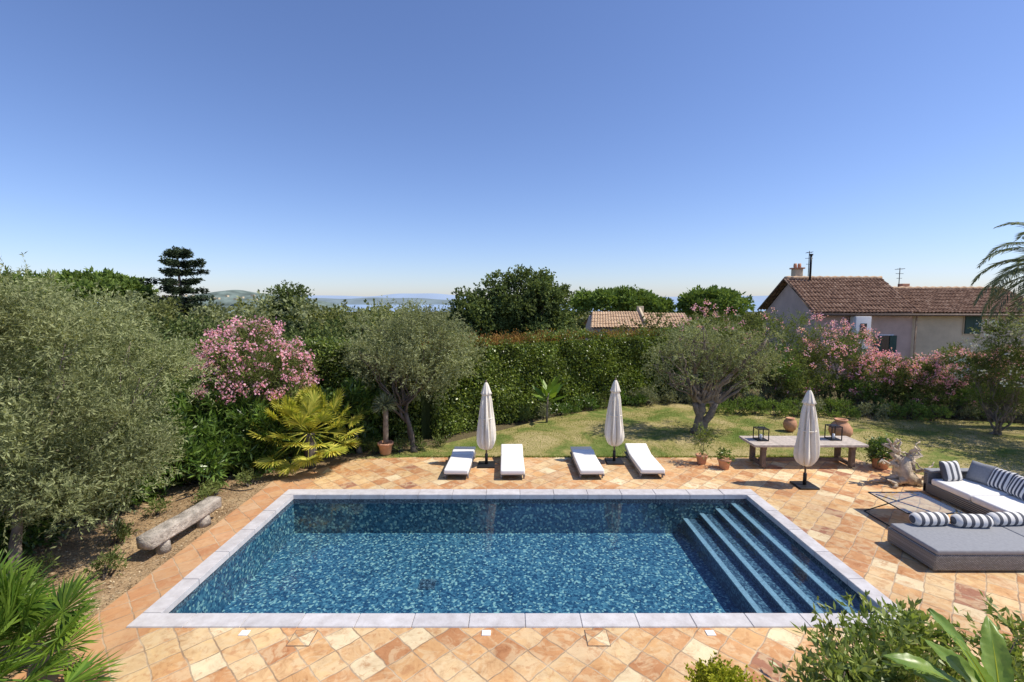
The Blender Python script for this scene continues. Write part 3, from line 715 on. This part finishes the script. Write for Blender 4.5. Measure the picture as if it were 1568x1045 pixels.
tubes('verge_trim',[[((17.66,27.6,4.2),.06),((17.66,30.7,6.3),.06),((17.66,33.8,4.2),.06)]],M_tabled,hs,6)
tubes('gutter',[[((17.7,27.52,4.05),.07),((32,27.55,4.03),.07)]],M_tabled,hs,6)
box('eave_board',(24.8,27.8,4.02),(14.2,.36,.05),M_tabled,hs)
box('chimney',(18.9,31.4,6.55),(.5,.5,.8),M_wallb,hs,.02); box('chimney_cap',(18.9,31.4,7.0),(.66,.66,.09),M_terra,hs,.01)
for s in (-.14,.14): lathe('chimney_pot',[(.09,0),(.11,.1),(.09,.28)],(18.9+s,31.4,7.04),M_terra,hs,10)
tubes('flue_pipe',[[((19.15,30.4,6.2),.07),((19.15,30.4,7.75),.07)],[((19.15,30.4,7.75),.12),((19.15,30.4,7.85),.12)]],M_black,hs,8)
def antenna(x,y,z,h):
    ps=[[((x,y,z),.025),((x,y,z+h),.025)]]
    for q,w in ((.55,.35),(.75,.5),(.95,.35)): ps.append([((x-w*.5,y,z+h*q),.015),((x+w*.5,y,z+h*q),.015)])
    ps.append([((x,y-.4,z+h*.95),.015),((x,y+.4,z+h*.95),.015)])
    tubes('tv_antenna',ps,M_black,hs,5)
antenna(25.3,30.9,5.5,1.5); antenna(19.4,31,6.2,1.9)
box('small_chimney',(26.2,31.6,5.7),(.5,.4,.6),M_terra,hs,.02)
win(hs,27.5,28.05,3.45,.95,1.1,True); win(hs,22.3,28.0,2.2,.9,1.2)
box('white_pier',(20.5,27.6,2.6),(.9,.5,2.7),M_whitew,hs,.02); box('pier_window',(20.5,27.33,3.1),(.35,.04,.9),M_winglass,hs)
tubes('drainpipe',[[((24.0,27.85,4.0),.05),((24.0,27.85,-1),.05)]],M_roof2,hs,8)
box('string_course',(20.95,27.97,1.3),(5.6,.06,.12),M_wallb,hs)
h2=empty('distant_villa',(13,50,0))
prismwalls('walls',8.3,13.6,48.2,52.8,-5,2.0,3.3,M_wallp,h2)
prismwalls('side_walls',13.6,18.2,48.6,52.4,-5,1.9,3.0,M_wallp,h2)
roofplane('roof_front',(8,47.8,2.1),(13.7,47.8,2.1),(13.7,50.5,3.65),(8.6,50.5,3.65),M_roof2,h2,.3,9)
roofplane('roof_back',(8,53.2,2.1),(13.7,53.2,2.1),(13.7,50.5,3.65),(8.6,50.5,3.65),M_roof2,h2,.3,9)
roofplane('side_roof_front',(13.8,48.2,2.0),(18.5,48.2,2.0),(18.5,50.5,3.5),(13.8,50.5,3.5),M_roof2,h2,.3,8)
roofplane('side_roof_back',(13.8,52.8,2.0),(18.5,52.8,2.0),(18.5,50.5,3.5),(13.8,50.5,3.5),M_roof2,h2,.3,8)
box('parting_wall',(13.75,49.6,3.0),(.2,3,.9),M_wallb,h2,rot=(rad(29),0,0)); box('chimney',(13.9,51,3.8),(.6,.6,.9),M_wallb,h2,.02)
win(h2,10.5,48.2,.9,1,1.2); win(h2,16,48.6,.9,1,1.2)

# ---------------------------------------------------------------- hills and sea
M_sea=simple('sea_water',(.28,.38,.52),.9,.03,.001,0,spec=0)
meshobj('sea',[(-9000,900,-17),(9000,900,-17),(9000,8900,-17),(-9000,8900,-17)],[(0,1,2,3)],M_sea)
def hills(name,x0,x1,y,dep,prof,mat,z0=-18,n=160,seed=0,amp=.12):
    r=np.random.default_rng(seed); ph=r.random(8)*6.28; V=[];F=[];rows=8
    for j in range(rows+1):
        t=j/rows
        for i in range(n+1):
            s=i/n; x=x0+(x1-x0)*s; h=prof(s)*(1+amp*sum(math.sin(s*(9+7*k)+ph[k])/(k+1) for k in range(6)))
            V.append((x,y+dep*(t-.5),z0+max(0,h)*math.sin(math.pi*t)**.8))
    for j in range(rows):
        for i in range(n): a=j*(n+1)+i; F.append((a,a+1,a+n+2,a+n+1))
    meshobj(name,V,F,mat,None,True)
M_h1=simple('hill_woodland_haze',(.15,.19,.17),1,.45,.05,0,spec=0); M_h2=simple('mountain_haze_blue',(.30,.38,.50),1,.04,.002,0,spec=0)  # aerial haze painted into the hill and mountain base colours
M_h3=simple('coastal_woodland_haze',(.19,.24,.26),1,.2,.01,0,spec=0)  # woodland tone shifted to grey-blue, distance haze painted in
hills('wooded_hill',-800,-330,950,250,lambda s:38*math.sin(math.pi*s)**.6,M_h1,seed=1,amp=.08)
hills('coastal_hill',-1500,300,2600,500,lambda s:34*math.sin(math.pi*s)**.6,M_h3,seed=5,amp=.2)
hills('distant_mountains',-4200,-300,6800,900,lambda s:215*math.sin(math.pi*s)**.7*(.75+.35*math.sin(s*5+2.2)),M_h2,seed=2)
hills('distant_mountains',1500,6500,7600,900,lambda s:110*math.sin(math.pi*s)**.7,M_h2,seed=3)
for k in range(16):
    x=random.uniform(-640,-450); y=840; box('hill_house',(x,y+random.uniform(-10,10),random.uniform(6,15)),(random.uniform(4,7),6,3.2),M_wallb)

# ---------------------------------------------------------------- furniture
def umbrella(x,y,h):
    r=empty('closed_parasol',(x,y,0)); ph=random.uniform(0,6)
    box('base_plate',(x,y,.025),(.5,.5,.05),M_black,r,.01); lathe('base_collar',[(.045,0),(.045,.3),(.03,.32)],(x,y,.05),M_black,r,12)
    tubes('pole',[[((x,y,.06),.024),((x,y,h-.02),.024)]],M_tabled,r,10)
    prof=[(.03,h),(.05,h-.03),(.08,h-.10),(.11,h-.2),(.15,h-.34),(.11,h-.36),(.13,h-.5),(.155,h-.75),(.18,h-1.0),(.20,h-1.22),(.222,h-1.42),(.235,h-1.6),(.235,h-1.72),(.21,h-1.84),(.16,h-1.94),(.09,h-2.0)]
    prof2=[]
    for (a,b),(c,d) in zip(prof,prof[1:]):
        for q in range(3): prof2.append((a+(c-a)*q/3,b+(d-b)*q/3))
    prof2.append(prof[-1])
    def fn(a,z):
        k=min(1,max(.2,(h-z-.15)/.4))
        f=abs(math.sin(4*a+ph+z*.5))
        return 1+k*(.72*(f**.7)-.50+.10*math.sin(3*a+z*2.1+ph)+.07*math.sin(17*a-z*2))
    lathe('canvas',prof2[::-1],(x,y,0),M_canvas,r,120,fn)
    tubes('tie_strap',[[((x+.20*math.cos(a),y+.20*math.sin(a),h-1.05),.014) for a in np.linspace(0,6.283,20)]],M_canvas,r,5)
    lathe('finial',[(.02,0),(.03,.03),(.015,.06),(.005,.08)],(x,y,h),M_tabled,r,8)
umbrella(-.76,13.6,2.5); umbrella(3.1,13.88,2.52); umbrella(7.73,12.03,2.57)
def lounger(x,y,dx,short):
    r=empty('sun_lounger',(x,y,0)); W=.68; L=1.95; rz=-math.atan2(dx,L)
    def P(u,v,z): return (x+u*math.cos(rz)-v*math.sin(rz),y+u*math.sin(rz)+v*math.cos(rz),z)
    for s in (-1,1):
        box('side_rail',P(s*(W/2-.02),L/2,.13),(.04,L,.05),M_frame,r,.008,rz)
        for v in (.15,L-.2): box('leg',P(s*(W/2-.03),v,.055),(.04,.05,.11),M_frame,r,.005,rz)
    box('mesh_bed',P(0,L/2,.145),(W-.08,L-.04,.012),M_mesh,r,0,rz)
    ls=1.3
    box('seat_cushion',P(0,ls/2-.01,.225),(W-.01,ls,.13),M_mattress,r,.045,rz,seg=4)
    lb=.62 if not short else .30
    an=rad(14); c=P(0,ls+.02+lb/2*math.cos(an),.225+lb/2*math.sin(an))
    box('head_cushion',c,(W-.01,lb,.13),M_mattress,r,.045,rot=(an,0,rz),seg=4)
    lb2=.66; c=P(0,ls+.02+lb2/2*math.cos(an),.15+lb2/2*math.sin(an))
    box('head_panel',c,(W-.02,lb2,.02),M_mesh,r,.006,rot=(an,0,rz))
    box('backrest_strut',P(0,L-.25,.18),(W-.1,.03,.03),M_frame,r,0,rz)
lounger(-1.53,12.45,.06,True); lounger(.02,12.42,-.03,False); lounger(2.19,12.45,-.03,True); lounger(3.86,12.5,.02,False)

t=empty('garden_table',(8.65,13.7,0))
for k in range(5): box('top_plank_%d'%k,(8.65,13.32+k*.19,.70),(3.3,.182,.07),M_stone,t,.01)
for x in (7.35,9.95):
    for y in (13.4,14.0): box('leg',(x,y,.33),(.13,.13,.6),M_tabled,t,.012)
    box('leg_rail',(x,13.7,.10),(.1,.75,.1),M_tabled,t,.01); box('top_rail',(x,13.7,.615),(.12,.8,.09),M_tabled,t,.01)
box('stretcher',(8.65,13.7,.16),(2.5,.1,.08),M_tabled,t,.01)
def lantern(x,y,z,s=.3,h=.4):
    r=empty('metal_lantern',(x,y,z)); e=.022
    for a in (-1,1):
        for b in (-1,1): box('post',(x+a*s/2,y+b*s/2,z+h/2),(e,e,h-.045),M_black,r)
    for zz in (z+.012,z+h-.012):
        for a in (-1,1): box('rail',(x+a*s/2,y,zz),(e,s+e,e),M_black,r); box('rail',(x,y+a*s/2,zz),(s-e,e*.98,e*.98),M_black,r)
    box('floor_plate',(x,y,z+.02),(s-.03,s-.03,.01),M_black,r); box('roof_plate',(x,y,z+h+.006),(s*.8,s*.8,.012),M_black,r)
    lathe('candle',[(.04,0),(.04,.14),(.005,.145)],(x,y,z+.025),M_whitew,r,12)
    tubes('handle',[[((x+.1*math.cos(a),y,z+h+.01+.1*math.sin(a)),.006) for a in np.linspace(0,math.pi,10)]],M_black,r,5)
lantern(7.45,13.75,.737,.3,.36); lantern(7.45+2.2,13.8,.737,.3,.42)
r=empty('potted_plant',(5.7,13.75,0)); pot(5.7,13.75,.17,.28,root=r,name='pot')
P,D=twigs(np.array([[5.7,13.75,.5,.16],[5.62,13.75,.75,.14],[5.78,13.72,.85,.12],[5.7,13.7,1.0,.1]]),20,6,.2,.6); leaves('foliage',P,D,.11,.03,M_ole,r)
tubes('stems',[limb((5.7,13.75,.25),(5.62,13.75,.9),.012,.006),limb((5.7,13.75,.25),(5.78,13.72,1.0),.012,.006)],M_bark,r,5)
r=empty('potted_plant',(6.2,13.35,0)); pot(6.2,13.35,.19,.3,root=r,name='pot')
P,D=twigs(np.array([[6.2,13.35,.36,.15]]),50,6,.14,.6); leaves('foliage',P,D,.08,.03,M_palmg,r)
r=empty('potted_plant',(10.8,13.4,0)); pot(10.8,13.4,.26,.34,root=r,name='pot')
P,D=twigs(np.array([[10.8,13.4,.55,.3],[10.7,13.3,.5,.25],[10.95,13.5,.55,.25]]),80,8,.22,.5); leaves('foliage',P,D,.09,.035,M_shrub,r)
lathe('oil_jar',[(.16,0),(.27,.12),(.36,.32),(.35,.46),(.24,.62),(.17,.68),(.21,.73),(.21,.76),(.16,.76),(.14,.68),(.02,.6)],(11.5,16.1,0),M_terra,None,28)
lathe('oil_jar',[(.12,0),(.2,.1),(.24,.25),(.2,.4),(.13,.46),(.16,.5),(.13,.5),(.02,.4)],(10.45,17.3,0),M_terra,None,24)
lg=empty('log_bench',(-6.83,9.5,0))
pa=[];N=22
for i in range(N+1):
    tt=i/N; pa.append(((-6.95+.18*tt,8.5+1.85*tt,.32+.015*math.sin(tt*9)),.20+.012*math.sin(tt*5+1)+random.uniform(-.008,.008)))
o_=tubes('log_seat',[pa],M_log,lg,24,.05)
for v in o_.data.vertices:
    tt=(v.co.y-8.5)/1.85; cx=-6.95+.18*tt; dz=v.co.z-.32; dx=v.co.x-cx
    if abs(dz)>.115: dz=math.copysign(.115+(abs(dz)-.115)*.15,dz)
    if abs(dx)>.15: dx=math.copysign(.15+(abs(dx)-.15)*.2,dx)
    v.co.z=.32+dz; v.co.x=cx+dx
for y in (8.9,9.95): tubes('support',[[((-6.9 if y<9 else -6.8,y,-.05),.14),((-6.9 if y<9 else -6.8,y,.22),.12)]],M_log,lg,10,.1)
tubes('garden_hose',[[((-8.3+1.5*q,11.2+1.1*q+.35*math.sin(q*5),-.035),.014) for q in np.linspace(0,1,24)]],M_black,None,6)

dw=empty('driftwood_root_sculpture',(10.45,12.2,0)); paths=[]
random.seed(21)
c0=Vector((10.45,12.2,.3))
paths.append([((10.75,12.15,.0),.12),((10.6,12.2,.14),.20),(c0,.22),((10.42,12.2,.52),.17),((10.52,12.2,.74),.09)])
for e,r0 in [((9.9,12.1,1.25),.10),((10.3,12.3,1.2),.07),((10.62,12.1,1.05),.09),((10.95,12.3,.9),.08),((9.65,12.0,.66),.08),((11.1,12.0,.45),.08),((9.95,11.9,.0),.11),((10.95,11.95,.0),.12),((10.4,12.6,.0),.1),((9.65,12.3,.03),.09),((10.85,12.2,1.15),.05)]:
    a=c0+Vector((random.uniform(-.12,.12),0,random.uniform(0,.3) if e[2]>.3 else -.05)); paths.append(limb(a,e,r0*1.25,r0*.28,8,.26))
    for _ in range(2):
        m=Vector(e).lerp(a,random.uniform(.2,.6)); paths.append(limb(m,m+Vector((random.uniform(-.3,.3),random.uniform(-.15,.15),random.uniform(.0,.25))),r0*.45,r0*.12,5,.25))
tubes('driftwood',paths,M_drift,dw,9,.25)

ct=empty('glass_coffee_table',(8.95,10.1,0))
x0,x1,y0,y1=8.35,9.55,9.55,10.65
meshobj('glass_top',[(x0,y0,.425),(x1,y0,.425),(x1,y1,.425),(x0,y1,.425)],[(0,1,2,3)],M_glass,ct)
for (a,b) in (((x0,y0),(x1,y0)),((x1,y0),(x1,y1)),((x1,y1),(x0,y1)),((x0,y1),(x0,y0))):
    tubes('rim',[[((a[0],a[1],.415),.015),((b[0],b[1],.415),.015)]],M_black,ct,6)
lg_=[]
for yy in (y0+.1,y1-.1):
    lg_.append([((x0-.15,yy,.01),.013),((x1-.1,yy,.41),.013)]); lg_.append([((x1+.15,yy,.01),.013),((x0+.1,yy,.41),.013)])
for xx in (x0-.15,x1+.15): lg_.append([((xx,y0+.1,.013),.013),((xx,y1-.1,.013),.013)])
tubes('legs',lg_,M_black,ct,6)

def pillow(name,c,s,mat,root,rot=(0,0,0)):
    n=16; V=[];F=[]
    for side in (1,-1):
        for j in range(n+1):
            for i in range(n+1):
                u=i/n*2-1;v=j/n*2-1; e=(1-u**4)*(1-v**4)
                pin=1-.06*(1-abs(v))*abs(u)**3-.06*(1-abs(u))*abs(v)**3
                V.append((u*s[0]/2*pin,v*s[1]/2*pin,side*s[2]/2*e**.5))
    c_=n+1
    for q in range(2):
        o=q*c_*c_
        for j in range(n):
            for i in range(n):
                f=(o+j*c_+i,o+j*c_+i+1,o+(j+1)*c_+i+1,o+(j+1)*c_+i); F.append(f if q==0 else f[::-1])
    ob=meshobj(name,V,F,mat,root,True); ob.location=c; ob.rotation_euler=rot; 
    return ob
sf=empty('wicker_daybed',(9.3,8.6,0))
box('base',(9.75,8.6,.19),(4.3,1.08,.30),M_wick,sf,.03); 
for x in (7.75,11.8):
    for y in (8.15,9.05): box('foot',(x,y,.02),(.06,.06,.04),M_black,sf)
for k,(xa,xb) in enumerate(((7.62,9.72),(9.73,11.88))): box('pad_%d'%k,((xa+xb)/2,8.58,.385),(xb-xa,1.05,.09),M_greyc,sf,.035,seg=4)
def bolster(x,y,z,L,r_,root,mat,rz=0):
    n=14; V=[];F=[];sg=20
    for i in range(n+1):
        tt=i/n; xx=(tt-.5)*L; rr=r_*(1-abs(2*tt-1)**8)**.5 if 0<i<n else r_*.35
        for k in range(sg): a=6.28318*k/sg; V.append((xx,rr*math.cos(a),rr*math.sin(a)))
    for i in range(n):
        for k in range(sg): k2=(k+1)%sg; F.append((i*sg+k,i*sg+k2,(i+1)*sg+k2,(i+1)*sg+k))
    F.append(tuple(range(sg))[::-1]); F.append(tuple(n*sg+k for k in range(sg)))
    ob=meshobj('bolster',V,F,mat,root,True); ob.location=(x,y,z); ob.rotation_euler=(0,0,rz)
for xx,rz_ in ((8.35,0.03),(9.12,-.05),(9.9,.04),(10.66,-.03)): bolster(xx,9.02+rz_,.54,.74,.13,sf,M_strx,rz_)
s2=empty('wicker_sofa',(11.5,10.6,0)); q=.92
box('base',(10.2+q,10.5,.16),(1.2,2.3,.26),M_wick,s2,.03)
box('seat_cushion',(10.1+q,10.95,.365),(1.0,1.0,.16),M_mattress,s2,.06,seg=4)
box('seat_cushion_near',(10.1+q,9.92,.365),(1.0,1.0,.16),M_mattress,s2,.06,seg=4)
box('backrest',(10.87+q,10.5,.36),(.16,2.3,.66),M_wick,s2,.04)
box('armrest',(10.2+q,11.6,.30),(1.2,.14,.54),M_wick,s2,.04)
box('arm_pad',(10.2+q,11.6,.595),(1.16,.2,.05),M_greyc,s2,.02)
for (y,m,rz) in [(11.2,M_greyc,.25),(10.75,M_str,.1),(10.3,M_str,-.1),(9.9,M_greyc,.12),(9.5,M_str,0)]:
    pillow('pillow',(10.62+q+random.uniform(-.04,.04),y,.68),(.5,.5,.2),m,s2,(random.uniform(-.1,.1),rad(-66+random.uniform(-5,5)),rz))
pillow('pillow',(10.0+q,11.36,.66),(.5,.5,.2),M_strx,s2,(rad(70),0,.1))
for x in (9.7,10.8):
    for y in (9.5,11.5): box('foot',(x+q,y,.02),(.06,.06,.04),M_black,s2)

# ---------------------------------------------------------------- light, sky, camera
w=bpy.data.worlds.new('World'); sc.world=w; w.use_nodes=True; nt=w.node_tree
sky=nt.nodes.new('ShaderNodeTexSky'); sky.sky_type='NISHITA'; sky.sun_disc=False
el=rad(55); azx,azy=1.0,-.12
sky.sun_elevation=el; sky.sun_rotation=math.atan2(azx,azy); sky.altitude=50; sky.air_density=1.0; sky.dust_density=.4; sky.ozone_density=3.0
tint=mix(nt,1,sky.outputs[0],(.96,.99,1.24),'MULTIPLY')
nt.links.new(tint,nt.nodes['Background'].inputs[0]); nt.nodes['Background'].inputs[1].default_value=.13
ld=bpy.data.lights.new('sun','SUN'); ld.energy=5.0; ld.angle=rad(.5); ld.color=(1,.93,.80)
lo=link(bpy.data.objects.new('sun',ld)); d=Vector((azx*math.cos(el),azy*math.cos(el),math.sin(el))).normalized()
lo.rotation_euler=d.to_track_quat('Z','Y').to_euler(); lo.location=(20,0,30)
cam=bpy.data.cameras.new('camera'); cam.sensor_width=36; cam.lens=16.5; cam.clip_end=20000; cam.clip_start=.05
co=link(bpy.data.objects.new('camera',cam)); co.location=(0,0,4.9); co.rotation_euler=(rad(90-4.97),0,0); sc.camera=co
sc.view_settings.view_transform='Standard'; sc.view_settings.look='None'; sc.view_settings.exposure=0
